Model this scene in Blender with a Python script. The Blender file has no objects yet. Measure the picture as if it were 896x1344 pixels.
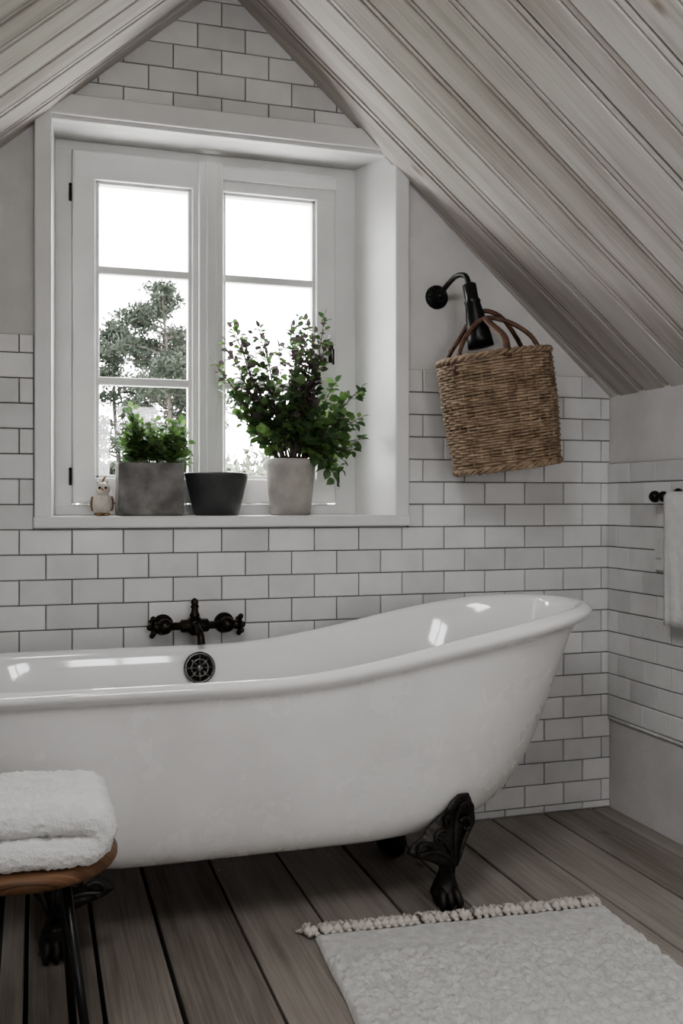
import bpy, bmesh, math, random
from mathutils import Vector, Matrix, noise, Euler
random.seed(7)
scene = bpy.context.scene
V = Vector
# ------------------------------------------------------------------ helpers
class MB:
    def __init__(s):
        s.v=[]; s.f=[]; s.m=[]; s.sm=[]; s.t=[]; s.g=[]
    def add(s, verts, faces, mat=0, smooth=False, tint=0.5, g=None):
        o=len(s.v)
        s.v.extend([tuple(p) for p in verts])
        s.g.extend(g if g else [tuple(p) for p in verts])
        for f in faces:
            s.f.append([i+o for i in f]); s.m.append(mat); s.sm.append(smooth); s.t.append(tint)
    def box(s,x0,x1,y0,y1,z0,z1,mat=0,tint=0.5):
        vs=[(x0,y0,z0),(x1,y0,z0),(x1,y1,z0),(x0,y1,z0),(x0,y0,z1),(x1,y0,z1),(x1,y1,z1),(x0,y1,z1)]
        s.add(vs,[(0,3,2,1),(4,5,6,7),(0,1,5,4),(1,2,6,5),(2,3,7,6),(3,0,4,7)],mat,False,tint)
    def bbox(s,x0,x1,y0,y1,z0,z1,bev=0.004,mat=0,seg=2,tint=0.5,M=None,g=None,smooth=False):
        bm=bmesh.new(); bmesh.ops.create_cube(bm,size=1)
        for v in bm.verts:
            v.co=V(((x0+x1)/2+v.co.x*(x1-x0),(y0+y1)/2+v.co.y*(y1-y0),(z0+z1)/2+v.co.z*(z1-z0)))
        bmesh.ops.bevel(bm,geom=list(bm.edges),offset=bev,segments=seg,affect='EDGES',profile=0.5)
        bm.verts.index_update()
        vs=[v.co.copy() for v in bm.verts]
        gg=[g(p) for p in vs] if g else None
        if M is not None: vs=[M@p if isinstance(M,Matrix) else M(p) for p in vs]
        s.add(vs,[[v.index for v in f.verts] for f in bm.faces],mat,smooth,tint,gg)
        bm.free()
    def tube(s,path,rad,n=8,mat=0,smooth=True,cap=True,tint=0.5,closed=False,flat=1.0,up=None):
        path=[V(p) for p in path]; k=len(path)
        if not hasattr(rad,'__len__'): rad=[rad]*k
        if len(rad)<k: rad=list(rad)+[rad[-1]]*(k-len(rad))
        vs=[];prev=None
        for i,p in enumerate(path):
            if closed: t=path[(i+1)%k]-path[i-1]
            else: t=path[min(i+1,k-1)]-path[max(i-1,0)]
            if t.length<1e-9: t=V((0,0,1))
            t.normalize()
            if prev is None:
                a=V(up) if up else (V((0,0,1)) if abs(t.z)<0.9 else V((1,0,0)))
                nn=(a-t*a.dot(t)).normalized()
            else:
                nn=(prev-t*prev.dot(t))
                nn=nn.normalized() if nn.length>1e-6 else prev
            prev=nn; b=t.cross(nn)
            for j in range(n):
                a=2*math.pi*j/n
                vs.append(p+nn*math.cos(a)*rad[i]+b*math.sin(a)*rad[i]*flat)
        fs=[]
        for i in range(k if closed else k-1):
            i2=(i+1)%k
            for j in range(n):
                fs.append((i*n+j,i*n+(j+1)%n,i2*n+(j+1)%n,i2*n+j))
        if cap and not closed:
            fs.append(tuple(range(n))[::-1]); fs.append(tuple((k-1)*n+j for j in range(n)))
        s.add(vs,fs,mat,smooth,tint)
    def lathe(s,prof,c=(0,0,0),n=32,mat=0,smooth=True,M=None,tint=0.5):
        vs=[]
        for r,z in prof:
            for j in range(n):
                a=2*math.pi*j/n
                p=V((r*math.cos(a),r*math.sin(a),z))
                vs.append((M@p if M is not None else p)+V(c))
        fs=[]
        for i in range(len(prof)-1):
            for j in range(n):
                fs.append((i*n+j,i*n+(j+1)%n,(i+1)*n+(j+1)%n,(i+1)*n+j))
        fs.append(tuple(range(n))[::-1]); fs.append(tuple((len(prof)-1)*n+j for j in range(n)))
        s.add(vs,fs,mat,smooth,tint)
    def sphere(s,c,r,n=16,m=10,mat=0,sc=(1,1,1),M=None,tint=0.5,nz=0):
        vs=[];fs=[]
        for i in range(m+1):
            ph=math.pi*i/m
            for j in range(n):
                a=2*math.pi*j/n
                p=V((math.sin(ph)*math.cos(a)*sc[0],math.sin(ph)*math.sin(a)*sc[1],math.cos(ph)*sc[2]))*r
                if nz: p*=1+nz*noise.noise(p*(2.0/r)+V(c))
                if M is not None: p=M@p
                vs.append(p+V(c))
        for i in range(m):
            for j in range(n):
                fs.append((i*n+j,(i+1)*n+j,(i+1)*n+(j+1)%n,i*n+(j+1)%n))
        s.add(vs,fs,mat,True,tint)
    def obj(s,name,mats,parent=None,loc=None,rot=None,recalc=True):
        me=bpy.data.meshes.new(name)
        me.from_pydata(s.v,[],s.f)
        me.polygons.foreach_set('material_index',s.m)
        me.polygons.foreach_set('use_smooth',s.sm)
        a=me.attributes.new('tint','FLOAT','FACE'); a.data.foreach_set('value',s.t)
        g=me.attributes.new('gcoord','FLOAT_VECTOR','POINT')
        g.data.foreach_set('vector',[c for p in s.g for c in p])
        for m in mats: me.materials.append(m)
        me.update()
        if recalc:
            bm=bmesh.new(); bm.from_mesh(me)
            bmesh.ops.recalc_face_normals(bm,faces=bm.faces); bm.to_mesh(me); bm.free()
        o=bpy.data.objects.new(name,me); scene.collection.objects.link(o)
        if parent: o.parent=parent
        if loc: o.location=loc
        if rot: o.rotation_euler=rot
        return o
def empty(name,loc=(0,0,0)):
    o=bpy.data.objects.new(name,None); o.location=loc; o.empty_display_size=0.1
    scene.collection.objects.link(o); return o
def bez(p0,p1,p2,n=10):
    p0,p1,p2=V(p0),V(p1),V(p2)
    return [p0*(1-t)**2+p1*2*t*(1-t)+p2*t*t for t in [i/n for i in range(n+1)]]
def catmull(pts,n=8):
    pts=[V(p) for p in pts]; out=[]
    P=[pts[0]*2-pts[1]]+pts+[pts[-1]*2-pts[-2]]
    for i in range(1,len(P)-2):
        for k in range(n):
            t=k/n
            a,b,c,d=P[i-1],P[i],P[i+1],P[i+2]
            out.append(0.5*((2*b)+(c-a)*t+(2*a-5*b+4*c-d)*t*t+(3*b-a-3*c+d)*t**3))
    out.append(pts[-1]); return out

# ------------------------------------------------------------------ materials
def newmat(name):
    m=bpy.data.materials.new(name); m.use_nodes=True
    nt=m.node_tree; b=nt.nodes['Principled BSDF']; return m,nt,b
def N(nt,t,**k):
    n=nt.nodes.new(t)
    for a,v in k.items():
        if a in n.inputs: n.inputs[a].default_value=v
        else: setattr(n,a,v)
    return n
def ramp(nt,stops):
    r=nt.nodes.new('ShaderNodeValToRGB'); e=r.color_ramp.elements
    while len(e)<len(stops): e.new(0.5)
    for i,(p,c) in enumerate(stops):
        e[i].position=p; e[i].color=(*c,1) if len(c)==3 else c
    return r
def mk(name,c1,c2=None,scale=6,rough=.6,rough2=None,bump=0,bscale=80,bdist=.01,metal=0,stretch=(1,1,1),spec=.5,coat=0,trans=0,sheen=0,lo=.35,hi=.65):
    m,nt,b=newmat(name); L=nt.links.new
    tc=N(nt,'ShaderNodeTexCoord'); mp=N(nt,'ShaderNodeMapping'); mp.inputs['Scale'].default_value=stretch
    L(tc.outputs['Object'],mp.inputs['Vector'])
    c2=c2 or c1
    nz=N(nt,'ShaderNodeTexNoise',Scale=scale,Detail=6.0,Roughness=.6); L(mp.outputs[0],nz.inputs['Vector'])
    r=ramp(nt,[(lo,c1),(hi,c2)]); L(nz.outputs['Fac'],r.inputs['Fac']); L(r.outputs['Color'],b.inputs['Base Color'])
    b.inputs['Roughness'].default_value=rough
    if rough2 is not None:
        mr=N(nt,'ShaderNodeMapRange'); mr.inputs['From Min'].default_value=.4; mr.inputs['From Max'].default_value=.6
        mr.inputs['To Min'].default_value=rough; mr.inputs['To Max'].default_value=rough2
        n3=N(nt,'ShaderNodeTexNoise',Scale=scale*1.3,Detail=8.0,Roughness=.7); L(tc.outputs['Object'],n3.inputs['Vector'])
        L(n3.outputs['Fac'],mr.inputs['Value']); L(mr.outputs[0],b.inputs['Roughness'])
    b.inputs['Metallic'].default_value=metal
    b.inputs['Specular IOR Level'].default_value=spec
    b.inputs['Coat Weight'].default_value=coat
    if sheen: b.inputs['Sheen Weight'].default_value=sheen
    if bump:
        n2=N(nt,'ShaderNodeTexNoise',Scale=bscale,Detail=5.0,Roughness=.65); L(mp.outputs[0],n2.inputs['Vector'])
        bp=N(nt,'ShaderNodeBump',Strength=bump,Distance=bdist); L(n2.outputs['Fac'],bp.inputs['Height']); L(bp.outputs[0],b.inputs['Normal'])
    if trans:
        tr=N(nt,'ShaderNodeBsdfTranslucent'); L(r.outputs['Color'],tr.inputs['Color'])
        mx=N(nt,'ShaderNodeMixShader',Fac=trans); out=nt.nodes['Material Output']
        L(b.outputs[0],mx.inputs[1]); L(tr.outputs[0],mx.inputs[2]); L(mx.outputs[0],out.inputs['Surface'])
    return m
def wood(name,cd,cm,cl,rough=.7,gs=16,knots=True,tintamt=.5,bump=.25,blotch=.55,fine=.6,spread=.17):
    m,nt,b=newmat(name); L=nt.links.new
    at=N(nt,'ShaderNodeAttribute'); at.attribute_name='gcoord'
    ti=N(nt,'ShaderNodeAttribute'); ti.attribute_name='tint'
    mp=N(nt,'ShaderNodeMapping'); mp.inputs['Scale'].default_value=(1.0,gs,1); L(at.outputs['Vector'],mp.inputs['Vector'])
    n1=N(nt,'ShaderNodeTexNoise',Scale=2.0,Detail=7.0,Roughness=.55,Distortion=.35); L(mp.outputs[0],n1.inputs['Vector'])
    mp2=N(nt,'ShaderNodeMapping'); mp2.inputs['Scale'].default_value=(.55,gs*3.2,1); L(at.outputs['Vector'],mp2.inputs['Vector'])
    n2=N(nt,'ShaderNodeTexNoise',Scale=4.0,Detail=6.0,Roughness=.7,Distortion=.4); L(mp2.outputs[0],n2.inputs['Vector'])
    m1=N(nt,'ShaderNodeMath',operation='MULTIPLY'); L(n1.outputs['Fac'],m1.inputs[0]); m1.inputs[1].default_value=blotch
    ad=N(nt,'ShaderNodeMath',operation='MULTIPLY_ADD'); L(n2.outputs['Fac'],ad.inputs[0]); ad.inputs[1].default_value=fine
    L(m1.outputs[0],ad.inputs[2])
    a2=N(nt,'ShaderNodeMath',operation='MULTIPLY_ADD'); L(ti.outputs['Fac'],a2.inputs[0]); a2.inputs[1].default_value=tintamt*.3; L(ad.outputs[0],a2.inputs[2])
    mid=.5*(blotch+fine)+.15*tintamt
    r=ramp(nt,[(mid-spread,cd),(mid,cm),(mid+spread,cl)]); L(a2.outputs[0],r.inputs['Fac'])
    col=r.outputs['Color']
    if knots:
        mp3=N(nt,'ShaderNodeMapping'); mp3.inputs['Scale'].default_value=(2.2,5.5,1); L(at.outputs['Vector'],mp3.inputs['Vector'])
        vo=N(nt,'ShaderNodeTexVoronoi',Scale=1.0); L(mp3.outputs[0],vo.inputs['Vector'])
        kr=ramp(nt,[(.03,(.7,.7,.7)),(.085,(0,0,0))]); L(vo.outputs['Distance'],kr.inputs['Fac'])
        mx=N(nt,'ShaderNodeMix',data_type='RGBA'); L(kr.outputs['Color'],mx.inputs[0]); L(col,mx.inputs[6])
        mx.inputs[7].default_value=(cd[0]*.5,cd[1]*.40,cd[2]*.3,1); col=mx.outputs[2]
    L(col,b.inputs['Base Color']); b.inputs['Roughness'].default_value=rough; b.inputs['Specular IOR Level'].default_value=.3
    bp=N(nt,'ShaderNodeBump',Strength=bump,Distance=.002); L(ad.outputs[0],bp.inputs['Height']); L(bp.outputs[0],b.inputs['Normal'])
    return m
def tilemat():
    m,nt,b=newmat('glazed_tile'); L=nt.links.new
    ti=N(nt,'ShaderNodeAttribute'); ti.attribute_name='tint'
    r=ramp(nt,[(0,(.62,.617,.613)),(.5,(.70,.696,.691)),(1,(.76,.755,.75))]); L(ti.outputs['Fac'],r.inputs['Fac'])
    tc=N(nt,'ShaderNodeTexCoord'); nz=N(nt,'ShaderNodeTexNoise',Scale=9.0,Detail=4.0); L(tc.outputs['Object'],nz.inputs['Vector'])
    r2=ramp(nt,[(.3,(.90,.90,.90)),(.6,(1,1,1))]); L(nz.outputs['Fac'],r2.inputs['Fac'])
    mx=N(nt,'ShaderNodeMix',data_type='RGBA',blend_type='MULTIPLY'); mx.inputs[0].default_value=1; L(r.outputs[0],mx.inputs[6]); L(r2.outputs[0],mx.inputs[7])
    L(mx.outputs[2],b.inputs['Base Color']); b.inputs['Roughness'].default_value=.2
    bp=N(nt,'ShaderNodeBump',Strength=.12,Distance=.01); n3=N(nt,'ShaderNodeTexNoise',Scale=14.0,Detail=2.0); L(tc.outputs['Object'],n3.inputs['Vector'])
    L(n3.outputs['Fac'],bp.inputs['Height']); L(bp.outputs[0],b.inputs['Normal'])
    return m
M_tile=tilemat()
M_grout=mk('dark_grout',(.10,.096,.092),(.15,.145,.138),scale=20,rough=.9,bump=.2)
M_plaster=mk('white_plaster',(.56,.55,.54),(.67,.66,.65),scale=3,rough=.85,bump=.35,bscale=45,bdist=.004)
M_paint=mk('white_window_paint',(.68,.677,.673),(.74,.737,.733),scale=5,rough=.4,bump=.08,bscale=40)
M_ceil=wood('whitewashed_pine',(.35,.315,.29),(.51,.48,.455),(.62,.595,.57),rough=.7,gs=8,bump=.35,tintamt=.5,blotch=.5,fine=.42,spread=.18)
M_floor=wood('grey_floorboard',(.145,.124,.107),(.265,.236,.21),(.38,.348,.315),rough=.5,gs=8,tintamt=.7,bump=.35,blotch=.45,fine=.55,spread=.19)
M_dark=mk('dark_gap',(.010,.009,.008),rough=.95)
M_iron=mk('black_cast_iron',(.018,.016,.015),(.045,.04,.035),scale=25,rough=.38,rough2=.55,metal=.6,bump=.5,bscale=60,bdist=.003)
M_blackmetal=mk('black_metal',(.012,.012,.012),(.02,.02,.02),rough=.35,metal=.5)
M_bronze=mk('dark_bronze',(.022,.018,.015),(.05,.04,.032),scale=30,rough=.26,rough2=.38,metal=.85)
M_pewter=mk('aged_pewter',(.13,.125,.12),(.22,.21,.20),scale=60,rough=.3,metal=.9)
M_enamel=mk('white_enamel',(.82,.817,.813),(.85,.847,.843),scale=3,rough=.07,spec=.6,coat=.5)
M_tubout=mk('tub_outer_paint',(.66,.652,.643),(.73,.722,.713),scale=4,rough=.10,rough2=.32,bump=.06,bscale=10)
M_concrete=mk('concrete',(.13,.125,.12),(.27,.26,.25),scale=14,rough=.9,bump=.7,bscale=50,bdist=.004)
M_slate=mk('slate_grey_glaze',(.045,.048,.048),(.07,.073,.073),scale=10,rough=.5)
M_clay=mk('pale_stoneware',(.34,.315,.29),(.42,.395,.365),scale=20,rough=.7,bump=.2,bscale=90)
M_soil=mk('potting_soil',(.015,.01,.008),(.04,.028,.02),scale=60,rough=1,bump=1,bscale=90)
M_leaf=mk('green_leaf',(.04,.085,.035),(.10,.17,.07),scale=18,rough=.45,trans=.35)
M_leaf2=mk('light_green_leaf',(.085,.165,.05),(.18,.30,.10),scale=18,rough=.45,trans=.42)
M_leafp=mk('purple_leaf',(.07,.052,.058),(.13,.105,.10),scale=18,rough=.5,trans=.3)
M_stem=mk('stem',(.05,.04,.03),(.09,.07,.05),rough=.7)
M_wicker=mk('wicker',(.14,.094,.058),(.42,.315,.22),scale=28,rough=.6,bump=.3,bscale=120,lo=.3,hi=.7)
M_wickerd=mk('dark_wicker_handle',(.07,.035,.022),(.15,.08,.05),scale=28,rough=.55)
M_terry=mk('white_terry',(.76,.755,.745),(.84,.835,.82),scale=30,rough=.95,bump=1.0,bscale=200,bdist=.006,sheen=.3)
M_rug=mk('cream_rug_wool',(.60,.59,.57),(.77,.76,.735),scale=45,rough=.95,bump=1.0,bscale=200,bdist=.006,sheen=.2)
M_tassel=mk('tassel_cotton',(.46,.425,.385),(.58,.545,.50),scale=40,rough=.9)
M_stool=wood('warm_stool_wood',(.05,.025,.013),(.15,.08,.043),(.26,.155,.09),rough=.5,gs=12,knots=True,tintamt=.2,blotch=.5,fine=.6)
M_cream=mk('cream_ceramic',(.50,.46,.40),(.64,.60,.54),scale=40,rough=.35)
M_brown=mk('brown_glaze',(.14,.08,.05),(.22,.13,.08),scale=40,rough=.4)
M_orange=mk('ochre_glaze',(.34,.19,.08),rough=.4)
M_plastic=mk('white_plastic',(.66,.66,.64),rough=.35)
M_pine=mk('pine_needles',(.017,.022,.017),(.034,.040,.031),scale=1,rough=.95,spec=.1)
M_bark=mk('pine_bark',(.04,.035,.03),(.07,.06,.055),scale=3,rough=.95,spec=.1)
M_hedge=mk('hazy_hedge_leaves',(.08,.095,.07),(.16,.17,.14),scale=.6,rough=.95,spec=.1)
M_grass=mk('frosted_grass',(.16,.18,.13),(.24,.25,.21),scale=.3,rough=1)
mg,nt,b=newmat('window_glass')
nt.nodes.remove(b); t=N(nt,'ShaderNodeBsdfTransparent'); t.inputs[0].default_value=(.97,.98,.98,1)
gl=N(nt,'ShaderNodeBsdfGlossy',Roughness=.02); mx=N(nt,'ShaderNodeMixShader',Fac=.05)
nt.links.new(t.outputs[0],mx.inputs[1]); nt.links.new(gl.outputs[0],mx.inputs[2]); nt.links.new(mx.outputs[0],nt.nodes['Material Output'].inputs['Surface'])
M_glass=mg

# ------------------------------------------------------------------ room dims
YB=3.067; XR=1.953; XL=-.82; YF=-1.6
XRG=.565; ZR=2.702
SR=.90; SL=.87   # slopes
# ------------------------------------------------------------------ tiles
def tiles(mb,rects,fmap,PW=.151,PH=.075,z0=1.0,gap=.0028,a0=0.0,th=.009):
    for (ra0,ra1,rb0,rb1) in rects:
        i0=math.floor((rb0-z0)/PH)-1; i1=math.ceil((rb1-z0)/PH)+1
        for r in range(i0,i1):
            b0=max(z0+r*PH,rb0); b1=min(z0+(r+1)*PH,rb1)
            if b1-b0<.012: continue
            off=a0+(PW/2 if r%2 else 0)
            j0=math.floor((ra0-off)/PW)-1; j1=math.ceil((ra1-off)/PW)+1
            for j in range(j0,j1):
                rnd=random.Random(r*977+j*31)
                a_0=max(off+j*PW,ra0); a_1=min(off+(j+1)*PW,ra1)
                if a_1-a_0<.015: continue
                g=gap/2; c=.0025
                x0,x1,y0,y1=a_0+g,a_1-g,b0+g,b1-g
                d=[th+rnd.uniform(-.0008,.0008) for _ in range(4)]
                vs=[fmap(x0,y0,0),fmap(x1,y0,0),fmap(x1,y1,0),fmap(x0,y1,0),
                    fmap(x0,y0,th-.002),fmap(x1,y0,th-.002),fmap(x1,y1,th-.002),fmap(x0,y1,th-.002),
                    fmap(x0+c,y0+c,d[0]),fmap(x1-c,y0+c,d[1]),fmap(x1-c,y1-c,d[2]),fmap(x0+c,y1-c,d[3])]
                fs=[(0,1,5,4),(1,2,6,5),(2,3,7,6),(3,0,4,7),(4,5,9,8),(5,6,10,9),(6,7,11,10),(7,4,8,11),(8,9,10,11),(0,3,2,1)]
                mb.add(vs,fs,1,False,rnd.random())
# ---- back wall
WX0,WX1,WZ0,WZ1=.045,1.135,1.005,2.238
w=MB()
TH=.36
w.box(XL-.1,WX0,YB,YB+TH,-.05,2.9)
w.box(WX1,XR+.1,YB,YB+TH,-.05,2.9)
w.box(WX0,WX1,YB,YB+TH,-.05,WZ0)
w.box(WX0,WX1,YB,YB+TH,WZ1,2.9)
rects=[(XL,XR,0.0,1.0),(XL,-.004,1.0,1.58),(1.184,XR,1.0,1.525),(-.1,1.3,2.305,2.72)]
for (a,b_,c,d) in rects:
    w.box(a,b_,YB-.004,YB+.001,c,d,2)
tiles(w,rects,lambda a,b,d:(a,YB-.002-d,b),a0=.03)
w.obj('wall_back',[M_plaster,M_tile,M_grout])
# ---- right wall
w=MB()
w.box(XR,XR+.12,YF-.1,YB,-.05,1.9)
rr=[(YF,YB-.012,.312,1.219)]
for (a,b_,c,d) in rr: w.box(XR-.004,XR+.001,a,b_,c,d,2)
tiles(w,rr,lambda a,b,d:(XR-.002-d,a,b),z0=1.0,a0=.05)
w.obj('wall_right',[M_plaster,M_tile,M_grout])
w=MB(); w.box(XL-.12,XL,YF-.1,YB,-.05,1.9); w.obj('wall_left',[M_plaster])
# front wall (behind the camera) with an unseen window added to brighten the back wall
FX0,FX1,FZ0,FZ1=.20,1.00,1.10,1.90
w=MB()
w.box(XL-.12,FX0,YF-.12,YF,-.05,2.9); w.box(FX1,XR+.12,YF-.12,YF,-.05,2.9)
w.box(FX0,FX1,YF-.12,YF,-.05,FZ0); w.box(FX0,FX1,YF-.12,YF,FZ1,2.9)
w.obj('wall_front',[M_plaster])
w=MB()
for (a,b_,c,e) in [(FX0-.05,FX0+.04,FZ0-.05,FZ1+.05),(FX1-.04,FX1+.05,FZ0-.05,FZ1+.05),(FX0-.05,FX1+.05,FZ1-.04,FZ1+.05),(FX0-.05,FX1+.05,FZ0-.05,FZ0+.04),((FX0+FX1)/2-.025,(FX0+FX1)/2+.025,FZ0,FZ1)]:
    w.bbox(a,b_,YF-.05,YF+.015,c,e,.004)
w.box(FX0,FX1,YF-.035,YF-.03,FZ0,FZ1,1)
w.obj('added_fill_window',[M_paint,M_glass])
# ---- floor
w=MB()
w.box(XL-.1,XR+.1,YF-.1,YB+.1,-.12,-.022,1)
gaps=[-.82,-.66,-.50,-.335,-.17,-.02,.14,.30,.50,.71,.925,1.115,1.303,1.49,1.69,1.88,2.05]
for i in range(len(gaps)-1):
    rnd=random.Random(i+50)
    g=.003
    x0,x1=gaps[i]+(.005 if i in (5,6,7,10,12) else g),gaps[i+1]-(.005 if i in (4,5,6,9,11) else g)
    x1=min(x1,XR)
    off=rnd.uniform(0,20); cx=(x0+x1)/2
    w.bbox(x0,x1,YF,YB-.004,-.028,rnd.uniform(-.0015,.0),bev=.0035,mat=0,tint=rnd.random(),
           g=lambda p,cx=cx,off=off:(p.y+off,(p.x-cx)+off*.7,0))
w.obj('floor',[M_floor,M_dark])
# ---- ceiling
w=MB()
def slope_map(side):
    s_=SR if side>0 else SL
    L_=math.sqrt(1+s_*s_); d=V((side/L_,0,-s_/L_)); n=V((side*s_/L_,0,1/L_))
    return d,n,L_
SKY=(.25,1.15,.35,1.10)  # added skylight, out of view: Y0,Y1, slope distance
for side in (1,-1):
    d,n,L_=slope_map(side)
    smax=(XR+.12-XRG)*L_ if side>0 else (XRG-XL+.12)*L_
    R0=V((XRG,0,ZR))
    ang=math.tan(math.radians(3.0 if side>0 else 0))
    def mp(p,d=d,n=n,R0=R0,ang=ang): return R0+d*p.x+V((0,1,0))*(p.y-p.x*ang)+n*p.z
    yy=YB+.16; k=0
    while yy>YF-.1:
        rnd=random.Random(k*7+side*3)
        wd=rnd.uniform(.120,.160)
        gp=rnd.choice([.007,.009,.011])
        y1=yy-gp; y0=yy-wd
        bead=y0+.018
        off=rnd.uniform(0,30); cy=(y0+y1)/2
        segs=[(0.0,smax)]
        if side<0 and y0<SKY[1] and y1>SKY[0]: segs=[(0.0,SKY[2]),(SKY[3],smax)]
        tn=rnd.random(); dz=rnd.uniform(0,.003)
        for (a,b_) in segs:
            gf=lambda p,off=off,cy=cy:(p.x+off,p.y-cy+off*.37,0)
            w.bbox(a,b_,bead+.004,y1,dz,.03,bev=.0025,seg=2,mat=0,tint=tn,M=mp,g=gf)
            w.bbox(a,b_,y0,bead-.001,dz+.003,.03,bev=.003,seg=2,mat=0,tint=tn,M=mp,g=gf)
        yy-=wd; k+=1
    def mp2(p,d=d,n=n,R0=R0): return R0+d*p.x+V((0,1,0))*p.y+n*p.z
    if side>0: parts=[(-.1,smax,YF-.1,YB+.3)]
    else: parts=[(-.1,smax,YF-.1,SKY[0]),(-.1,smax,SKY[1],YB+.3),(-.1,SKY[2],SKY[0],SKY[1]),(SKY[3],smax,SKY[0],SKY[1])]
    for (a,b_,c,e) in parts:
        w.bbox(a,b_,c,e,.0105,.10,bev=.001,seg=1,mat=1,M=mp2)
ceil=w.obj('ceiling',[M_ceil,M_dark])
bm=bmesh.new(); bm.from_mesh(ceil.data)
bmesh.ops.bisect_plane(bm,geom=list(bm.verts)+list(bm.edges)+list(bm.faces),plane_co=(0,YB+.002,0),plane_no=(0,1,0),clear_outer=True)
bmesh.ops.bisect_plane(bm,geom=list(bm.verts)+list(bm.edges)+list(bm.faces),plane_co=(XR+.1,0,0),plane_no=(1,0,0),clear_outer=True)
bm.to_mesh(ceil.data); bm.free()
# unseen skylight, added to light the rug, floor and right slope
sd_,sn_,_=slope_map(-1)
def mpS(p,d=sd_.copy(),n=sn_.copy()): return V((XRG,0,ZR))+d*p.x+V((0,1,0))*p.y+n*p.z
w=MB(); y0,y1,s0,s1=SKY
for (a,b_,c,e) in [(s0,s1,y0-.05,y0+.01),(s0,s1,y1-.01,y1+.05),(s0-.05,s0+.01,y0-.05,y1+.05),(s1-.01,s1+.05,y0-.05,y1+.05)]:
    w.bbox(a,b_,c,e,-.012,.14,bev=.004,mat=0,M=mpS)
w.bbox(s0,s1,y0,y1,.10,.106,bev=.001,seg=1,mat=1,M=mpS)
w.obj('added_skylight',[M_paint,M_glass])
SKYC=mpS(V(((s0+s1)/2,(y0+y1)/2,.16)))

# ------------------------------------------------------------------ window
win=empty('window_1',(0,0,0))
YW=3.25; SZ=1.04
w=MB()
w.bbox(-.003,.047,YB-.028,YB+.01,1.03,2.30,.005)
w.bbox(1.133,1.183,YB-.028,YB+.01,1.03,2.30,.005)
w.bbox(-.003,1.183,YB-.030,YB+.01,2.238,2.302,.005)
w.bbox(.02,1.16,YB-.018,YB+.01,2.225,2.24,.003)
w.obj('casing',[M_paint],win)
w=MB()
w.bbox(-.006,1.186,YB-.036,YB+.30,1.004,SZ,.006)
w.obj('sill',[M_paint],win)
w=MB()
def prism(mb,pts,z0,z1,mat=0):
    k=len(pts); vs=[(x,y,z0) for x,y in pts]+[(x,y,z1) for x,y in pts]
    mb.add(vs,[tuple(range(k)),tuple(range(k,2*k))]+[(i,(i+1)%k,k+(i+1)%k,k+i) for i in range(k)],mat)
prism(w,[(1.135,YB-.02),(1.175,YB-.02),(1.175,YB+.33),(1.062,YB+.33),(1.062,YW)],SZ-.002,2.24)
prism(w,[(.044,YB-.02),(.06,YW),(.06,YB+.33),(.02,YB+.33),(.02,YB-.02)],SZ-.002,2.24)
w.obj('reveals',[M_paint],win)
w=MB()
def fr(x0,x1,z0,z1,y0,y1,b=.004): w.bbox(x0,x1,y0,y1,z0,z1,b)
fr(.058,.113,SZ,2.238,YW,YW+.10); fr(.99,1.064,SZ,2.238,YW,YW+.10)
fr(.058,1.064,2.205,2.238,YW-.001,YW+.10); fr(.058,1.064,SZ,1.075,YW-.001,YW+.10)
def sash(x0,x1,gx0,gx1):
    yf=YW-.022
    fr(x0,gx0,1.078,2.203,yf,yf+.05,.006); fr(gx1,x1,1.078,2.203,yf,yf+.05,.006)
    fr(x0+.002,x1-.002,2.112,2.203,yf-.001,yf+.05,.006); fr(x0+.002,x1-.002,1.078,1.16,yf-.001,yf+.05,.006)
    fr(gx0-.003,gx0+.012,1.15,2.12,yf+.010,yf+.045,.003); fr(gx1-.012,gx1+.003,1.15,2.12,yf+.010,yf+.045,.003)
    fr(gx0,gx1,2.102,2.115,yf+.01,yf+.045,.003); fr(gx0,gx1,1.157,1.17,yf+.01,yf+.045,.003)
    for z in (1.828,1.472):
        fr(gx0,gx1,z-.013,z+.013,yf+.012,yf+.036,.004)
    return yf
yf=sash(.113,.540,.184,.492); sash(.566,.984,.594,.915)
fr(.512,.594,1.078,2.203,yf-.014,yf+.01,.006)
fr(.535,.571,1.078,2.203,yf-.022,yf-.005,.006)
fr(.545,.985,2.150,2.190,yf-.012,yf+.005,.004)
w.obj('frame_and_sashes',[M_paint],win)
w=MB(); w.box(.18,.50,YW+.005,YW+.009,1.15,2.12); w.box(.59,.92,YW+.005,YW+.009,1.15,2.12)
w.obj('glass_panes',[M_glass],win)
w=MB()
for (x,z) in [(.106,2.06),(.106,1.16),(.992,1.16)]:
    w.tube([(x,yf-.006,z-.024),(x,yf-.006,z+.024)],.0045,8); w.sphere((x,yf-.006,z+.027),.0055,8,6)
w.bbox(.958,.974,yf-.008,yf+.002,1.56,1.62,.003); w.tube([(.966,yf-.008,1.60),(.966,yf-.03,1.60),(.966,yf-.034,1.55)],[.005,.005,.004],8)
w.obj('hinges_and_latch',[M_iron],win)

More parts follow.
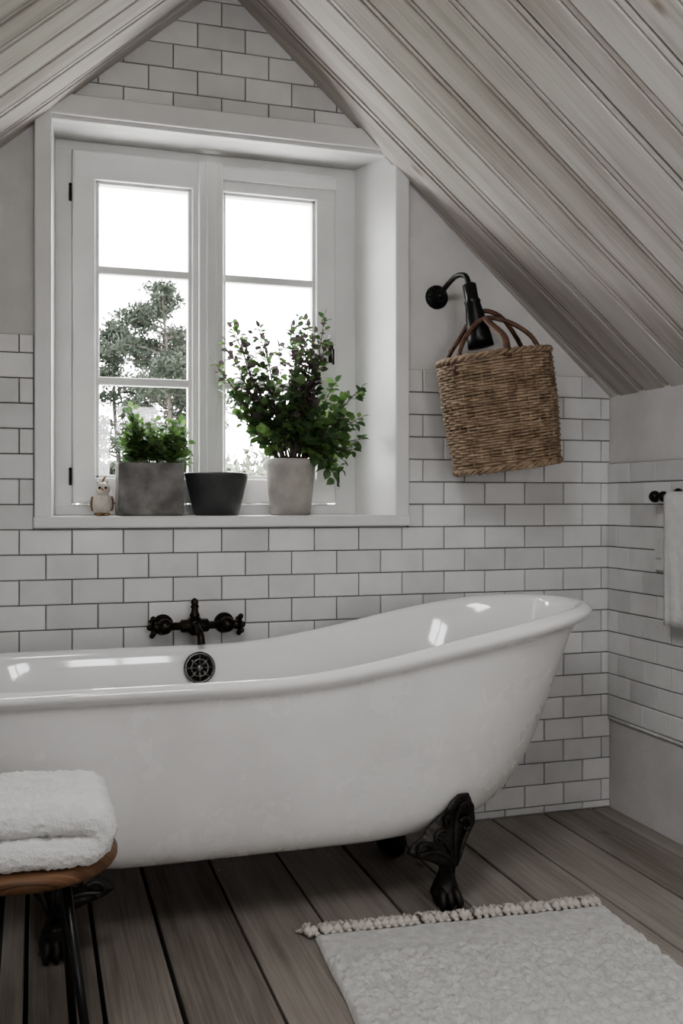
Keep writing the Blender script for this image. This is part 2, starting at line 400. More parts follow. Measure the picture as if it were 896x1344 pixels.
# ------------------------------------------------------------------ bathtub
tub=empty('clawfoot_bathtub',(0,0,0))
CY=2.632; ZB=.186
def ss(t): t=max(0,min(1,t)); return t*t*(3-2*t)
def rimz(x): return .655+.139*ss((x-.50)/1.06)
def ringxy(xl,xr,wd,rxr=.44,rxl=.34,p=.92):
    pts=[]
    NA=28; NS=22
    f=lambda c:math.copysign(abs(c)**p,c)
    xr_c=xr-rxr; xl_c=xl+rxl
    for i in range(NA+1):
        a=-math.pi/2+math.pi*i/NA; pts.append((xr_c+rxr*f(math.cos(a)),wd*f(math.sin(a))))
    for i in range(1,NS): t=i/NS; pts.append((xr_c+(xl_c-xr_c)*t,wd))
    for i in range(NA+1):
        a=math.pi/2+math.pi*i/NA; pts.append((xl_c+rxl*f(math.cos(a)),wd*f(math.sin(a))))
    for i in range(1,NS): t=i/NS; pts.append((xl_c+(xr_c-xl_c)*t,-wd))
    return pts
ref=ringxy(-.40,1.55,.315)
rz=[rimz(x) for x,y in ref]
OUT=[(-.012,.95,.05,.10),(-.008,1.06,.00,.17),(.02,1.16,-.07,.215),(.07,1.24,-.13,.243),(.16,1.31,-.18,.263),(.32,1.375,-.24,.279),(.5,1.42,-.285,.289),(.68,1.462,-.32,.296),(.82,1.494,-.345,.300),(.895,1.512,-.36,.302),
     (.915,1.535,-.378,.312),(.935,1.556,-.395,.324),(.962,1.570,-.405,.332),(.985,1.566,-.403,.329),(1.0,1.550,-.39,.319),(1.0,1.534,-.375,.309),(.985,1.521,-.363,.300),(.95,1.510,-.353,.294)]
INN=[(.85,1.490,-.338,.288),(.65,1.445,-.305,.280),(.42,1.375,-.26,.265),(.22,1.28,-.20,.240),(.11,1.17,-.12,.20),(.07,1.04,-.02,.15),(.055,.9,.1,.08)]
lv=OUT+INN; nr=len(ref); vs=[]
for (fr_,xr,xl,wd) in lv:
    pts=ringxy(xl,xr,wd,rxr=min(.44,(xr-xl)*.3),rxl=min(.34,(xr-xl)*.3))
    for i,(x,y) in enumerate(pts):
        vs.append((x,CY+y,ZB+fr_*(rz[i]-ZB)))
w=MB()
fo=[];fi=[]
for i in range(len(lv)-1):
    tgt=fo if i<10 else fi
    for j in range(nr):
        tgt.append((i*nr+j,i*nr+(j+1)%nr,(i+1)*nr+(j+1)%nr,(i+1)*nr+j))
fo.append(tuple(range(nr))[::-1]); fi.append(tuple((len(lv)-1)*nr+j for j in range(nr)))
w.add(vs,fo,0,True)
for f in fi: w.f.append(list(f)); w.m.append(1); w.sm.append(True); w.t.append(.5)
to=w.obj('body',[M_tubout,M_enamel],tub)
sd=to.modifiers.new('sub','SUBSURF'); sd.levels=1; sd.render_levels=1
def tub_half(X,z):
    fr_=(z-ZB)/(rimz(X)-ZB)
    L0=[o for o in OUT[:10]]
    for a,b_ in zip(L0,L0[1:]):
        if a[0]<=fr_<=b_[0]:
            t=(fr_-a[0])/(b_[0]-a[0]); xr=a[1]+(b_[1]-a[1])*t; xl=a[2]+(b_[2]-a[2])*t; wd=a[3]+(b_[3]-a[3])*t; break
    else:
        o=L0[0] if fr_<L0[0][0] else L0[-1]; xr,xl,wd=o[1],o[2],o[3]
    if X>xr-.44: q=min(.98,(X-xr+.44)/.44)
    elif X<xl+.34: q=min(.98,(xl+.34-X)/.34)
    else: q=0
    return wd*math.sqrt(1-q*q)
# feet
SLI=[(0,580,597,.024),(6,573,604,.038),(18,569,607,.044),(28,573,605,.038),(38,576,601,.028),(50,576,599,.023),(60,571,601,.022),(68,556,604,.022),(76,534,609,.020),(82,524,613,.018),(92,530,617,.018),(100,545,621,.018),(110,553,625,.018),(120,566,624,.016),(130,577,619,.014),(140,583,615,.012),(148,592,609,.008)]
def foot(name,fx,sgn_x,sgn_y):
    w=MB(); n=28; vs=[]
    K=481.
    prof=[]
    for i in range(len(SLI)-1):
        for k in range(3):
            t=k/3; a,b_=SLI[i],SLI[i+1]; prof.append([a[q]+(b_[q]-a[q])*t for q in range(4)])
    prof.append(list(SLI[-1]))
    def base_off(z,X):
        Xc=fx+sgn_x*min(.035,sgn_x*(X-fx))
        hy=tub_half(Xc,max(z,.255))+.008
        if z>=.15: return hy
        t=ss(z/.15)
        return .200+(hy-.200)*t - .018*math.sin(math.pi*t)
    for (zp,l,r,th) in prof:
        z=zp/K*1.02; lx=(l-588)/K; rx=(r-588)/K
        for j in range(n):
            a=2*math.pi*j/n
            h=(lx+rx)/2+(rx-lx)/2*math.cos(a)
            X=fx+sgn_x*h
            off=base_off(z,X)+th*(math.sin(a))
            p=V((X,CY+sgn_y*off,z))
            if z>.015:
                q=noise.noise(p*48)*.007; p+=V((0,sgn_y*q,q*.6))
            vs.append(p)
    m=len(prof)
    fs=[(i*n+j,i*n+(j+1)%n,(i+1)*n+(j+1)%n,(i+1)*n+j) for i in range(m-1) for j in range(n)]
    fs.append(tuple(range(n))); fs.append(tuple((m-1)*n+j for j in range(n)))
    w.add(vs,fs,0,True)
    def P(h,z,o=.0):
        X=fx+sgn_x*h; return V((X,CY+sgn_y*(base_off(z,X)+.018+o),z))
    def scroll(h0,z0,r0,turn,dirn,rad=.006):
        pts=[];rr=[]
        for i in range(26):
            t=i/25; a=turn+dirn*t*5.2; r=r0*(1-t*.8)
            pts.append(P(h0+math.cos(a)*r,z0+math.sin(a)*r,0.003)); rr.append(rad*(1-.5*t))
        w.tube(pts,rr,8)
    scroll(-.092,.178,.026,0.5,1,.007); scroll(.040,.225,.024,2.5,-1,.007); scroll(-.040,.205,.024,1.0,1,.006); scroll(.022,.280,.018,0.0,1,.005); scroll(-.012,.245,.018,1.8,1,.005)
    for (a,b_,c) in [((-.11,.172),(-.03,.19),(.0,.13)),((-.06,.215),(-.01,.20),(.005,.12)),((.015,.29),(.0,.21),(.01,.10)),((.065,.235),(.03,.19),(.014,.12))]:
        pts=bez((a[0],a[1],0),(b_[0],b_[1],0),(c[0],c[1],0),10)
        w.tube([P(q.x,q.y,.002) for q in pts],[.003+.004*math.sin(math.pi*min(1,.15+i/12)) for i in range(11)],8)
    for h in (-.022,-.002,.019):
        w.tube([V((fx+sgn_x*h*.7,CY+sgn_y*.212,.062)),V((fx+sgn_x*h,CY+sgn_y*.238,.044)),V((fx+sgn_x*h*1.2,CY+sgn_y*.249,.022)),V((fx+sgn_x*h*1.1,CY+sgn_y*.243,.006))],[.007,.011,.010,.006],8)
    return w.obj(name,[M_iron],tub)
foot('foot_1',1.048,1,-1); foot('foot_2',1.048,1,1); foot('foot_3',.045,-1,-1); foot('foot_4',.045,-1,1)
# overflow rosette on the far inner wall
w=MB(); oc=V((.464,CY+.272,.592)); tilt=Matrix.Rotation(math.radians(90-6),4,'X')
w.lathe([(.0,.0),(.047,.0),(.047,.006),(.044,.011),(.040,.011),(.037,.007),(.036,.003)],oc,32,M=tilt)
w.lathe([(.0,.002),(.040,.002),(.040,.004),(.0,.004)],oc,32,M=tilt,mat=1)
for k in range(8):
    a=k*math.pi/4
    p0=V((.010*math.cos(a),.010*math.sin(a),.008)); p1=V((.039*math.cos(a),.039*math.sin(a),.008))
    w.tube([tilt@p0+oc,tilt@p1+oc],[.0040,.0032],6)
w.tube([tilt@V((.025*math.cos(q),.025*math.sin(q),.008))+oc for q in [i*math.pi/12 for i in range(24)]],.0026,6,closed=True)
w.lathe([(.0,.004),(.011,.004),(.011,.012),(.006,.015),(.0,.016)],oc,16,M=tilt)
w.obj('overflow_rosette',[M_pewter,M_dark],tub)

# ------------------------------------------------------------------ faucet
w=MB(); fy=YB-.011; FZ=.705; fxc=.465
RX=Matrix.Rotation(math.radians(90),4,'X')
for x in (.375,.565):
    w.lathe([(.0,0),(.032,0),(.032,.006),(.026,.012),(.016,.016),(.015,.05)],(x,fy,FZ),24,M=RX)
    w.sphere((x,fy-.055,FZ),.024,16,10)
w.tube([(.375,fy-.055,FZ),(.42,fy-.055,FZ),(.425,fy-.055,FZ),(.505,fy-.055,FZ),(.51,fy-.055,FZ),(.565,fy-.055,FZ)],[.012,.012,.02,.02,.012,.012],12)
w.sphere((fxc,fy-.055,FZ),.027,16,10,sc=(1,1,1.15))
w.lathe([(.012,0),(.016,.012),(.011,.022),(.008,.04),(.009,.044),(.012,.05),(.010,.058),(.003,.064)],(fxc,fy-.055,FZ+.020),16)
w.tube([(fxc-.012,fy-.055,FZ+.058),(fxc+.012,fy-.055,FZ+.058)],.004,8)
w.tube(catmull([(fxc,fy-.06,FZ),(fxc+.003,fy-.10,FZ-.004),(fxc+.005,fy-.135,FZ-.02),(fxc+.006,fy-.145,FZ-.045)],6),[.014]*6+[.012]*6+[.011]*6+[.014],12)
for x,sg in ((.375,-1),(.565,1)):
    w.tube([(x,fy-.055,FZ),(x+sg*.02,fy-.06,FZ),(x+sg*.028,fy-.062,FZ),(x+sg*.04,fy-.066,FZ)],[.014,.012,.016,.009],12)
    c=V((x+sg*.038,fy-.065,FZ))
    for a in range(4):
        an=a*math.pi/2+.5
        dv=V((0,math.cos(an),math.sin(an)))
        w.tube([c,c+dv*.012,c+dv*.024,c+dv*.030],[.006,.0045,.0055,.008],8); w.sphere(c+dv*.031,.0085,8,6)
    w.sphere(c+V((sg*.008,0,0)),.010,10,8)
w.obj('wall_mounted_faucet',[M_bronze])

# ------------------------------------------------------------------ wall lamp (gooseneck)
w=MB(); fl=V((1.29,YB,1.772))
w.lathe([(.0,0),(.040,0),(.040,.006),(.034,.010),(.022,.012),(.019,.028),(.014,.032)],fl,24,M=RX)
w.sphere(fl+V((0,-.03,0)),.020,14,8)
for a in range(6):
    an=a*math.pi/3; w.sphere(fl+V((.03*math.cos(an),-.011,.03*math.sin(an))),.005,8,6)
w.tube(catmull([fl+V((0,-.03,0)),fl+V((.0,-.09,.022)),fl+V((.008,-.15,.040)),fl+V((.020,-.19,.032)),fl+V((.027,-.203,0.0))],8),.0085,12)
a=fl+V((.026,-.202,.008)); b2=V((1.352,2.85,1.575)); dr=(b2-a).normalized()
Lb=(b2-a).length
pr=[0,.02,.03,.25,.3,.32,.85,1.0]; rd=[.012,.018,.022,.022,.027,.024,.040,.042]
w.tube([a+dr*Lb*q for q in pr],rd,20)
w.obj('wall_lamp',[M_blackmetal])

# ------------------------------------------------------------------ basket
w=MB(); HB=.350; ns=32
def br(z): t=z/HB; return .163+.012*t+.006*math.sin(math.pi*t)
def wob(th,z): return 1+.012*math.sin(2*th+1+z*4)
rows=int((HB-.01)/.0088)
for r in range(rows):
    z=.012+r*.0088; rr_=random.Random(r)
    jz=rr_.uniform(-.0008,.0008); ph=r*math.pi; seg=ns*4
    pts=[]
    for j in range(seg):
        th=2*math.pi*j/seg; R=(br(z)*wob(th,z))+.0046*math.sin(ns/2*th+ph)
        pts.append((R*math.cos(th),R*.92*math.sin(th),z+jz+.0012*math.sin(3*th+r)))
    w.tube(pts,rr_.uniform(.0040,.0048),6,closed=True,mat=0)
for k in range(ns):
    th=2*math.pi*(k+.5)/ns
    w.tube([(br(z)*wob(th,z)*math.cos(th),br(z)*wob(th,z)*.92*math.sin(th),z) for z in [HB*q/8 for q in range(9)]],.0034,6)
for zc,Rr in ((HB+.004,br(HB)),(.004,br(0)+.002)):
    for s_ in range(3):
        pts=[]
        for j in range(180):
            th=2*math.pi*j/180; a=th*14+s_*2*math.pi/3
            R=Rr*wob(th,zc)+.0065*math.cos(a)
            pts.append((R*math.cos(th),R*.92*math.sin(th),zc+.0065*math.sin(a)))
        w.tube(pts,.0055,6,closed=True)
for r in range(17):
    R=.009+r*.0092
    w.tube([(R*math.cos(2*math.pi*j/60),R*.92*math.sin(2*math.pi*j/60),.004+.003*math.sin(12*2*math.pi*j/60+r*math.pi)) for j in range(60)],.005,6,closed=True)
w.lathe([(.0,.006),(.16,.006),(.16,.009),(.0,.009)],(0,0,0),32,mat=0)
for yo,pk,lean in ((-.085,.125,.05),(.085,.155,-.045)):
    pts=catmull([(-.135,yo,HB-.05),(-.130,yo,HB+.02),(-.085,yo+lean*.5,HB+.085),(-.02,yo+lean,HB+pk),(.05,yo+lean*.9,HB+pk-.02),(.105,yo+lean*.4,HB+.055),(.125,yo,HB+.0),(.125,yo,HB-.05)],7)
    w.tube(pts,.0075,8,mat=1)
    pts2=[V(p)+V((.006*math.cos(i*.9),.006*math.sin(i*.9),.004*math.sin(i*.9))) for i,p in enumerate(pts)]
    w.tube(pts2,.0036,6,mat=1)
w.tube(catmull([(.0,-.165,HB-.01),(.0,-.15,HB+.05),(-.02,-.09,HB+.10),(-.02,-.035,HB+.128)],6),.012,8,mat=1,flat=.5)
for (x,yy_) in ((-.13,-.085),(.125,-.085),(-.13,.085),(.125,.085)):
    w.tube([(x*1.12,yy_*1.02,HB-.045),(x*1.06,yy_,HB+.012)],.011,8,mat=1)
w.obj('wicker_basket',[M_wicker,M_wickerd],loc=(1.443,2.845,1.193),rot=(math.radians(2),math.radians(-8),math.radians(-12)))

# ------------------------------------------------------------------ towel rail & towel & switch
rail=empty('towel_rail',(0,0,0)); w=MB()
RYm=Matrix.Rotation(math.radians(-90),4,'Y')
for y in (2.65,2.10):
    w.lathe([(.0,0),(.026,0),(.026,.006),(.018,.010),(.010,.013),(.010,.055)],(XR-.011,y,1.10),20,M=RYm)
    w.sphere((XR-.068,y,1.10),.017,12,8)
w.tube([(XR-.068,2.69,1.10),(XR-.068,2.06,1.10)],.009,10); w.sphere((XR-.068,2.695,1.10),.019,12,8); w.sphere((XR-.068,2.055,1.10),.019,12,8)
w.obj('bar',[M_blackmetal],rail)
w=MB(); bx=XR-.068; ny=40; prof=[]
for i in range(16): prof.append((-.013-.004*i/15,-.40+.40*i/15))
for i in range(1,8):
    a=math.pi-math.pi*i/8; prof.append((.013*math.cos(a),.013*math.sin(a)))
for i in range(14): prof.append((.014,-.33*i/13))
vs=[];fs=[];n=len(prof)
for k in range(ny+1):
    y=2.622-.42*k/ny
    for (px,pz) in prof:
        wv=.006*math.sin(k*.55+pz*3)*min(1,abs(pz)*5) if pz<0 else 0
        vs.append((bx+px-abs(wv)*.8,y,1.10+pz))
for k in range(ny):
    for i in range(n-1): fs.append((k*n+i,k*n+i+1,(k+1)*n+i+1,(k+1)*n+i))
w.add(vs,fs,0,True)
t=w.obj('hand_towel',[M_terry]); m_=t.modifiers.new('s','SOLIDIFY'); m_.thickness=.005; m_.offset=0
w=MB(); w.bbox(XR-.030,XR-.010,2.695,2.755,.86,.995,.005,0,3); w.bbox(XR-.036,XR-.028,2.708,2.742,.90,.96,.003,0)
w.obj('light_switch',[M_plastic])

# ------------------------------------------------------------------ leaves / plants
def leaf(mb,p,d,up,L,W,mat,fold=.25,droop=.2):
    d=d.normalized(); s_=d.cross(up)
    if s_.length<1e-4: s_=V((1,0,0))
    s_.normalize(); u=s_.cross(d).normalized()
    def q(a,b_,c): return p+d*a*L+s_*b_*W+u*c*L
    vs=[q(0,0,0),q(.12,.28,fold*.2),q(.38,.48,fold*.35),q(.70,.38,fold*.3-droop*.3),q(1,0,-droop),q(.70,-.38,fold*.3-droop*.3),q(.38,-.48,fold*.35),q(.12,-.28,fold*.2),q(.38,0,.02),q(.70,0,-droop*.35)]
    mb.add(vs,[(0,1,2,8),(2,3,9,8),(3,4,9),(0,8,6,7),(8,9,5,6),(9,4,5)],mat,True)
def rv(r=1): return V((random.uniform(-r,r),random.uniform(-r,r),random.uniform(-r,r)))
def branch(mb,p0,p2,lift,leafL,dens,mats,start=.25,sr=.0022):
    p0=V(p0);p2=V(p2); c=(p0*.55+p2*.45)+V((0,0,lift))+rv(.012)
    pts=bez(p0,c,p2,12); mb.tube(pts,[sr*(1-.6*i/12) for i in range(13)],5,mat=3)
    L=sum((pts[i+1]-pts[i]).length for i in range(12)); nl=max(3,int(L*dens))
    for k in range(nl):
        t=start+(1-start)*(k+random.random()*.5)/nl; i=min(11,int(t*12)); p=pts[i]+(pts[i+1]-pts[i])*(t*12-i)
        tg=(pts[i+1]-pts[i]).normalized()
        for sgn in (1,-1):
            side=tg.cross(rv(1)+V((0,0,.2))).normalized()
            dd=(side*sgn+tg*.5+V((0,0,.15))+rv(.3))
            sz=leafL*random.uniform(.6,1.15)*(1.15-.5*t)
            pet=p+dd.normalized()*sz*.35
            mb.tube([p,pet],[.0008,.0006],4,mat=3,cap=False)
            leaf(mb,pet,dd+rv(.3),V((0,-.8,1))+rv(.6),sz,sz*.85,random.choice(mats),droop=random.uniform(.05,.35))
    leaf(mb,pts[-1],pts[-1]-pts[-2],V((0,0,1))+rv(.5),leafL*.7,leafL*.5,mats[0])
pl=empty('potted_herb',(0,0,0)); w=MB()
cx,cy,z0=.343,3.135,SZ; hw,hd,hh=.100,.072,.165
w.bbox(cx-hw,cx+hw,cy-hd,cy+hd,z0,z0+hh,.008,0,3)
w.box(cx-hw+.014,cx+hw-.014,cy-hd+.014,cy+hd-.014,z0+hh-.02,z0+hh+.001,1)
w.obj('stone_planter',[M_concrete,M_soil],pl)
w=MB()
for (x,z) in [(-.070,.10),(-.045,.13),(-.02,.09),(.0,.12),(.03,.10),(.05,.125),(.08,.11),(.10,.08),(.12,.035),(.11,.0),(-.075,.06),(-.06,.05),(.06,.06),(-.01,.06),(.02,.05),(.09,.05),(-.03,.12),(.115,.06),(-.078,.085),(.04,.08),(-.055,.155),(-.065,.135),(.10,.12),(-.04,.08),(.0,.09),(.07,.09),(-.07,.08),(.03,.07),(.095,.10),(-.07,.03),(-.03,.03),(.01,.03),(.05,.03),(-.055,.175),(.09,.13),(.115,.10),(.02,.13)]:
    b0=(cx+x*.55,cy+random.uniform(-.04,.04),z0+hh-.005)
    branch(w,b0,(cx+x,cy-.015+random.uniform(-.06,.045),z0+hh+z),.02,.035,74,[0,1,0,0],start=.12,sr=.0015)
w.obj('herb_foliage',[M_leaf2,M_leaf,M_leafp,M_stem],pl,recalc=False)
dp=MB(); cx=.556
dp.lathe([(.0,0),(.066,0),(.072,.004),(.088,.07),(.100,.122),(.104,.132),(.101,.136),(.094,.132),(.090,.118),(.0,.116)],(cx,3.135,SZ),40)
dp.lathe([(.0,.112),(.088,.112),(.088,.120),(.0,.122)],(cx,3.135,SZ),24,mat=1)
dp.obj('grey_plant_pot',[M_slate,M_soil])
bp_=empty('potted_mint_plant',(0,0,0)); w=MB(); cx,cy=.797,3.12
w.lathe([(.0,0),(.060,0),(.065,.004),(.074,.08),(.080,.155),(.084,.160),(.084,.180),(.080,.183),(.075,.180),(.073,.165),(.0,.163)],(cx,cy,SZ),40)
w.lathe([(.0,.160),(.074,.160),(.074,.168),(.0,.170)],(cx,cy,SZ),24,mat=1)
w.obj('stoneware_pot',[M_clay,M_soil],bp_)
w=MB()
# stem tips: (sideways offset m, height above the pot base m, upright?)
tips=[(.03,.665,1),(.084,.60,1),(-.04,.553,1),(-.13,.59,1),(-.193,.627,1),(-.253,.485,1),(-.213,.39,0),(-.193,.32,0),(-.08,.52,1),(.05,.553,1),(.154,.44,0),(.208,.41,0),(.248,.254,0),(.159,.321,0),(.184,.212,0),(.134,.113,0),(.094,.177,0),(-.094,.23,0),(-.015,.44,0),(.06,.465,1),(-.149,.428,1),(-.119,.328,0),(-.045,.341,0),(.042,.328,0),(.104,.378,0),(.017,.266,0),(.067,.254,0),(-.057,.254,0),(.144,.247,0),(.117,.162,0),(-.169,.515,1),(.005,.614,1),(-.218,.552,1),(-.07,.415,0),(.228,.321,0),(-.144,.254,0),(.117,.291,0),(-.007,.291,0),(.03,.38,0),(-.03,.37,0),(.08,.33,0),(-.09,.30,0),(.20,.28,0),(-.01,.50,1),(.10,.52,1),(.15,.18,0),(.05,.22,0),(-.17,.36,0),(.18,.36,0),(.06,.62,1),(-.10,.56,1),(-.16,.57,1),(-.02,.59,1),(.11,.57,1),(.12,.14,0),(.155,.15,0),(-.23,.45,1),(-.20,.50,1),(-.15,.48,1),(.02,.56,1),(.07,.52,1),(.05,.64,1),(.09,.64,1),(-.21,.59,1)]
for (dx,dz,kind) in tips:
    z=SZ+dz
    b0=(cx+dx*.15+random.uniform(-.02,.02),cy+random.uniform(-.03,.03),SZ+.165)
    low=dz<.19
    tgt=(cx+dx,(cy-.06+random.uniform(-.06,.0)) if low else cy+random.uniform(-.13,.05),z)
    branch(w,b0,tgt,.10 if low else .04,.043 if not kind else .034,54 if not kind else 52,[0,1,1,0] if not kind else [2,2,0,1],start=.32 if kind else .30,sr=.0026)
w.obj('mint_foliage',[M_leaf,M_leaf2,M_leafp,M_stem],bp_,recalc=False)
w=MB(); c=V((.196,3.10,SZ))
w.sphere(c+V((0,0,.036)),.034,18,12,sc=(.95,.85,1.08)); w.sphere(c+V((.002,-.004,.082)),.022,16,10)
w.sphere(c+V((.0,-.001,.006)),.026,14,6,sc=(1,.9,.25),mat=1)
for s_ in (-1,1):
    w.sphere(c+V((s_*.029,.002,.038)),.020,12,8,mat=1,sc=(.35,.7,1.2))
    w.sphere(c+V((s_*.009,-.024,.086)),.0042,8,6,mat=3)
    w.tube([c+V((s_*.012,-.002,.098)),c+V((s_*.016,-.002,.112))],[.006,.001],8,mat=0)
    for k in (-1,0,1): w.sphere(c+V((s_*.012+k*.004,-.028,.004)),.0035,6,5,mat=2)
w.tube([c+V((0,-.022,.082)),c+V((0,-.034,.076))],[.0055,.0005],8,mat=2)
w.tube(bez(c+V((.0,0,.10)),c+V((.004,0,.115)),c+V((.014,0,.125)),5),[.004,.0035,.003,.003,.002,.001],6,mat=2)
w.obj('owl_figurine',[M_cream,M_brown,M_orange,M_blackmetal])

# ------------------------------------------------------------------ stool + towel
st=empty('wooden_stool',(0,0,0)); w=MB(); sc_=V((-.015,1.89,.0)); n=64
prof=[(.0,.418),(.145,.418),(.157,.422),(.162,.430),(.162,.440),(.158,.447),(.150,.450),(.0,.450)]
w.lathe(prof,sc_,n)
w.g=[(p[0]+p[2]*.6,p[1]+p[2]*.8,0) for p in w.v]
w.obj('seat',[M_stool],st)
w=MB()
for (a,b_) in [((.05,1.80,.42),(.105,1.715,0)),((.045,1.985,.42),(.075,2.06,0)),((-.055,1.80,.42),(-.085,1.715,0)),((-.09,1.985,.42),(-.14,2.05,0))]:
    w.tube([a,b_],.0085,12); w.lathe([(.0,0),(.012,0),(.012,.012),(.0,.012)],b_,12)
w.lathe([(.0,.405),(.11,.405),(.11,.418),(.0,.418)],sc_,32)
w.obj('legs',[M_blackmetal],st)
def folded(name,mat,x_end,xfar,y0,y1,zb,h,seed=0):
    path=[]
    nx=110
    for i in range(nx): path.append((xfar+(x_end-xfar)*i/(nx-1),zb+h))
    for i in range(1,24):
        a=-math.pi/2+math.pi*i/24; path.append((x_end+h*math.cos(a),zb+2*h+h*math.sin(a)))
    for i in range(nx): path.append((x_end-(x_end-xfar)*i/(nx-1),zb+3*h))
    P=[V((x,0,z)) for x,z in path]; k=len(P)
    # y stations follow a half-circle at each end so the front edge is a clean roll
    st_=[]
    R_=h*.8
    for i in range(13):
        a=math.pi/2*i/12; st_.append((y0+R_*(1-math.cos(a)),math.sin(a)))
    for i in range(1,80): st_.append((y0+R_+(y1-y0-2*R_)*i/80,1.0))
    for i in range(13):
        a=math.pi/2*(1-i/12); st_.append((y1-R_*(1-math.cos(a)),math.sin(a)))
    ny=len(st_)-1; rings=[]
    for (y,f) in st_:
        f=max(f,.02)
        ring=[]
        for s_ in (1,-1):
            rg=range(k) if s_>0 else range(k-1,-1,-1)
            for i in rg:
                t=(P[min(i+1,k-1)]-P[max(i-1,0)]).normalized(); nn=V((-t.z,0,t.x))
                p=P[i]+nn*s_*h*f+V((0,y,0))
                lay=(P[i].z-zb)/h   # 1..3
                p.z-=(.009*abs(noise.noise(V((p.x*7,p.y*7,seed))))+.006*max(0,(x_end-.10-p.x)/.3))*max(0,(lay-1)/2)
                q=V((p.x*125,p.y*125,p.z*125+seed)); dsp=(.0050*noise.noise(q)+.0030*noise.noise(q*.35))*f
                p+=nn*s_*dsp; p.y+=.008*noise.noise(V((P[i].x*9,P[i].z*12,seed+3)))+.003*noise.noise(V((p.x*120,p.z*120,y*90)))
                p.z=max(p.z,zb)
                ring.append(p)
        rings.append(ring)
    n=len(rings[0]); vs=[p for r in rings for p in r]
    fs=[(a*n+j,a*n+(j+1)%n,(a+1)*n+(j+1)%n,(a+1)*n+j) for a in range(ny) for j in range(n)]
    for base in (0,ny*n):
        for i in range(k-1):
            fs.append((base+i,base+i+1,base+n-2-i,base+n-1-i))
    w=MB(); w.add(vs,fs,0,True); o=w.obj(name,[mat],recalc=True); return o
folded('folded_towel',M_terry,.080,-.30,1.740,2.0,.4515,.0280,3)

# ------------------------------------------------------------------ rug
w=MB(); an=math.radians(4); P0=V((.660,2.340,0)); e1=V((math.cos(an),-math.sin(an),0)); e2=V((-math.sin(an),-math.cos(an),0))
W_,Lr=.785,1.25; nu,nv=170,260
vs=[]
for j in range(nv+1):
    for i in range(nu+1):
        u=W_*i/nu; v=Lr*j/nv
        edge=min(u,W_-u,v,Lr-v); ef=min(1,edge/.010)
        ef=math.sqrt(max(0,1-(1-ef)**2))
        q=V((u*70,v*70,1.3))
        amp=.0022 if v<.13 else .011
        z=.002+.011*ef+ef*amp*(noise.noise(q)+.6*noise.noise(q*2.1)+.4)
        z+=ef*.003*noise.noise(V((u*6,v*6,5)))
        z=max(z,.001)
        wy=.006*noise.noise(V((u*5,v*5,9)))
        p=P0+e1*(u+wy)+e2*v; p.z=z; vs.append(p)
fs=[(j*(nu+1)+i,j*(nu+1)+i+1,(j+1)*(nu+1)+i+1,(j+1)*(nu+1)+i) for j in range(nv) for i in range(nu)]
w.add(vs,fs,0,True)
for k in range(40):
    u=W_*(k+.5)/40-.02*(1-k/40); r=random.Random(k)
    b0=P0+e1*u+V((0,0,.010)); sd_=r.uniform(-.4,.4)-.5*(1-k/40)
    dd=(-e2+e1*sd_).normalized()
    w.tube([b0,b0+dd*.012+V((0,0,.004))],[.007,.006],6,mat=1)
    w.sphere(b0+dd*.018+V((0,0,.006)),.0125,10,8,mat=1,nz=.35)
    for q in range(9):
        d2=(dd+e1*r.uniform(-.6,.6)).normalized(); L_=r.uniform(.024,.042)
        a0=b0+dd*.022+V((0,0,.004))
        w.tube(catmull([a0,a0+d2*L_*.5+e1*r.uniform(-.005,.005)+V((0,0,r.uniform(0,.010))),a0+d2*L_+e1*r.uniform(-.008,.008)-V((0,0,.009))],4),[.0040]*8+[.002],5,mat=1)
w.obj('bath_rug',[M_rug,M_tassel])

# ------------------------------------------------------------------ outside
w=MB(); w.box(-60,80,8,120,-4.2,-4.0); w.obj('ground',[M_grass])
def clump(mb,c,R,nn,sz,mat=0,fl=.45,wd=.22):
    for _ in range(nn):
        d_=rv(1)
        while d_.length>1: d_=rv(1)
        p=V(c)+V((d_.x*R,d_.y*R,d_.z*R*fl))
        a=(rv(1)+V((0,0,.3))).normalized()*sz*random.uniform(.5,1.2); b_=rv(1).normalized()*sz*wd
        mb.add([p,p+a+b_,p+a*1.1-b_*.3],[(0,1,2)],mat)
def pine(name,x,y,ztop,crown,seed,t0=.45):
    random.seed(seed); w=MB(); zb=-4
    H=ztop-zb
    tr=[(x+.15*math.sin(q*.9+seed),y,zb+H*q/8) for q in range(9)]
    w.tube(tr,[.16*(1-.85*q/8) for q in range(9)],8,mat=1)
    for k in range(40):
        t=t0+(1-t0)*k/40; z=zb+H*t; L_=crown*(.25+1.5*math.sin(math.pi*(.18+.78*(t-t0)/(1-t0))))*random.uniform(.35,1.05); a=random.uniform(0,6.28)
        e=V((x+L_*math.cos(a),y+L_*math.sin(a),z+L_*random.uniform(.0,.35))); p=V((x,y,z))
        w.tube([p,(p+e)/2+V((0,0,.08)),e],[.04,.028,.012],5,mat=1)
        for q in (.5,.78,1.0): clump(w,p+(e-p)*q+rv(.12),.40*crown*random.uniform(.7,1.15),95,.20,fl=.5,wd=.34)
    clump(w,(x,y,ztop),.3,60,.18,wd=.34)
    w.obj(name,[M_pine,M_bark],recalc=False)
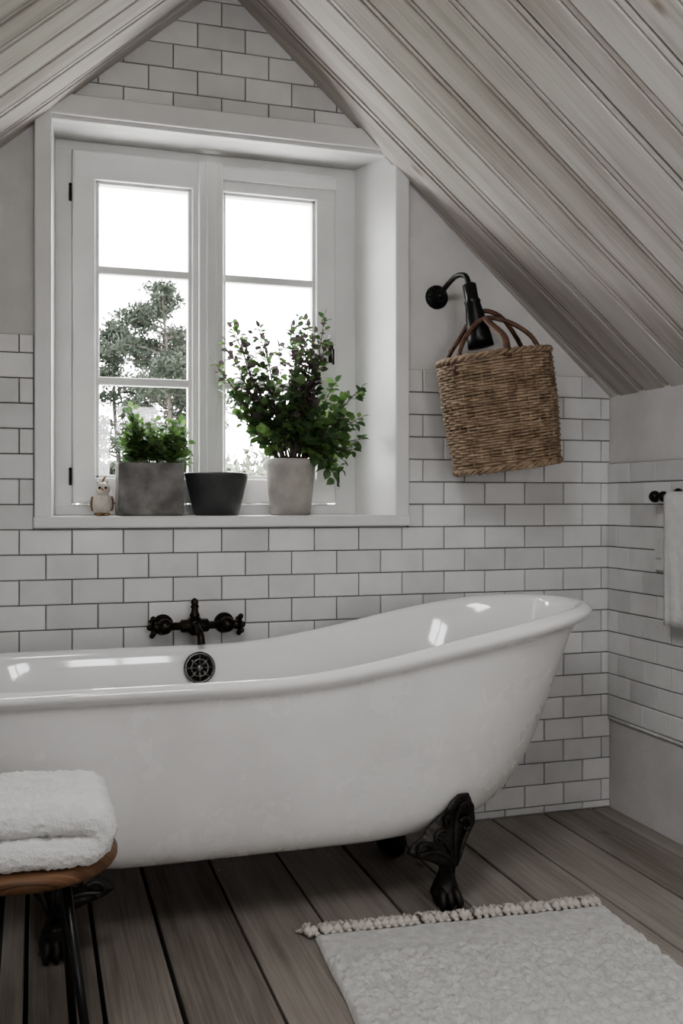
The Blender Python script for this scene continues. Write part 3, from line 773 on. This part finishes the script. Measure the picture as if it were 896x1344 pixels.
pine('pine_tree',3.75,30,7.6,1.15,3); pine('pine_tree.001',2.60,33,6.9,1.0,5); pine('pine_tree.002',5.2,38,7.6,1.3,9)
random.seed(11); w=MB()
for k in range(230):
    x=random.uniform(-8,26); h=random.uniform(2.5,7.0)*(.8+.2*math.sin(x*.8))
    clump(w,(x,random.uniform(42,50),-3.5+h),1.3,90,.5,fl=.7,wd=.5); clump(w,(x,random.uniform(42,50),-4+h*.5),1.8,80,.6,fl=.8,wd=.5)
w.obj('hedgerow',[M_hedge],recalc=False)

# ------------------------------------------------------------------ light
wd=bpy.data.worlds.new('World'); scene.world=wd; wd.use_nodes=True
bg=wd.node_tree.nodes['Background']; bg.inputs[0].default_value=(1.0,.98,.985,1); bg.inputs[1].default_value=7.0
def portal(name,loc,direction,sx,sy):
    l=bpy.data.lights.new(name,'AREA'); l.shape='RECTANGLE'; l.size=sx; l.size_y=sy
    l.cycles.is_portal=True
    o=bpy.data.objects.new(name,l); scene.collection.objects.link(o); o.location=loc
    o.rotation_euler=V(direction).to_track_quat('-Z','Y').to_euler(); return o
portal('window_daylight_portal',((WX0+WX1)/2,YW+.12,(WZ0+WZ1)/2),(0,-1,0),1.12,1.26)
portal('added_skylight_portal',SKYC,-slope_map(-1)[1],1.05,1.05)  # guides sky light through the added skylight
portal('added_fill_window_portal',((FX0+FX1)/2,YF-.14,(FZ0+FZ1)/2),(0,1,0),.85,.85)  # guides sky light through the added window behind the camera
scene.view_settings.view_transform='AgX'
scene.view_settings.look='AgX - Medium High Contrast'
scene.view_settings.exposure=1.25

# ------------------------------------------------------------------ camera
cam=bpy.data.cameras.new('Camera'); co=bpy.data.objects.new('Camera',cam); scene.collection.objects.link(co)
co.location=(0,0,1.08); co.rotation_euler=(math.radians(90),0,math.radians(-17.3))
cam.sensor_fit='VERTICAL'; cam.sensor_height=24; cam.sensor_width=16; cam.lens=1290/1344*24
cam.shift_y=-12/1344; cam.clip_start=.05; cam.clip_end=300
scene.camera=co
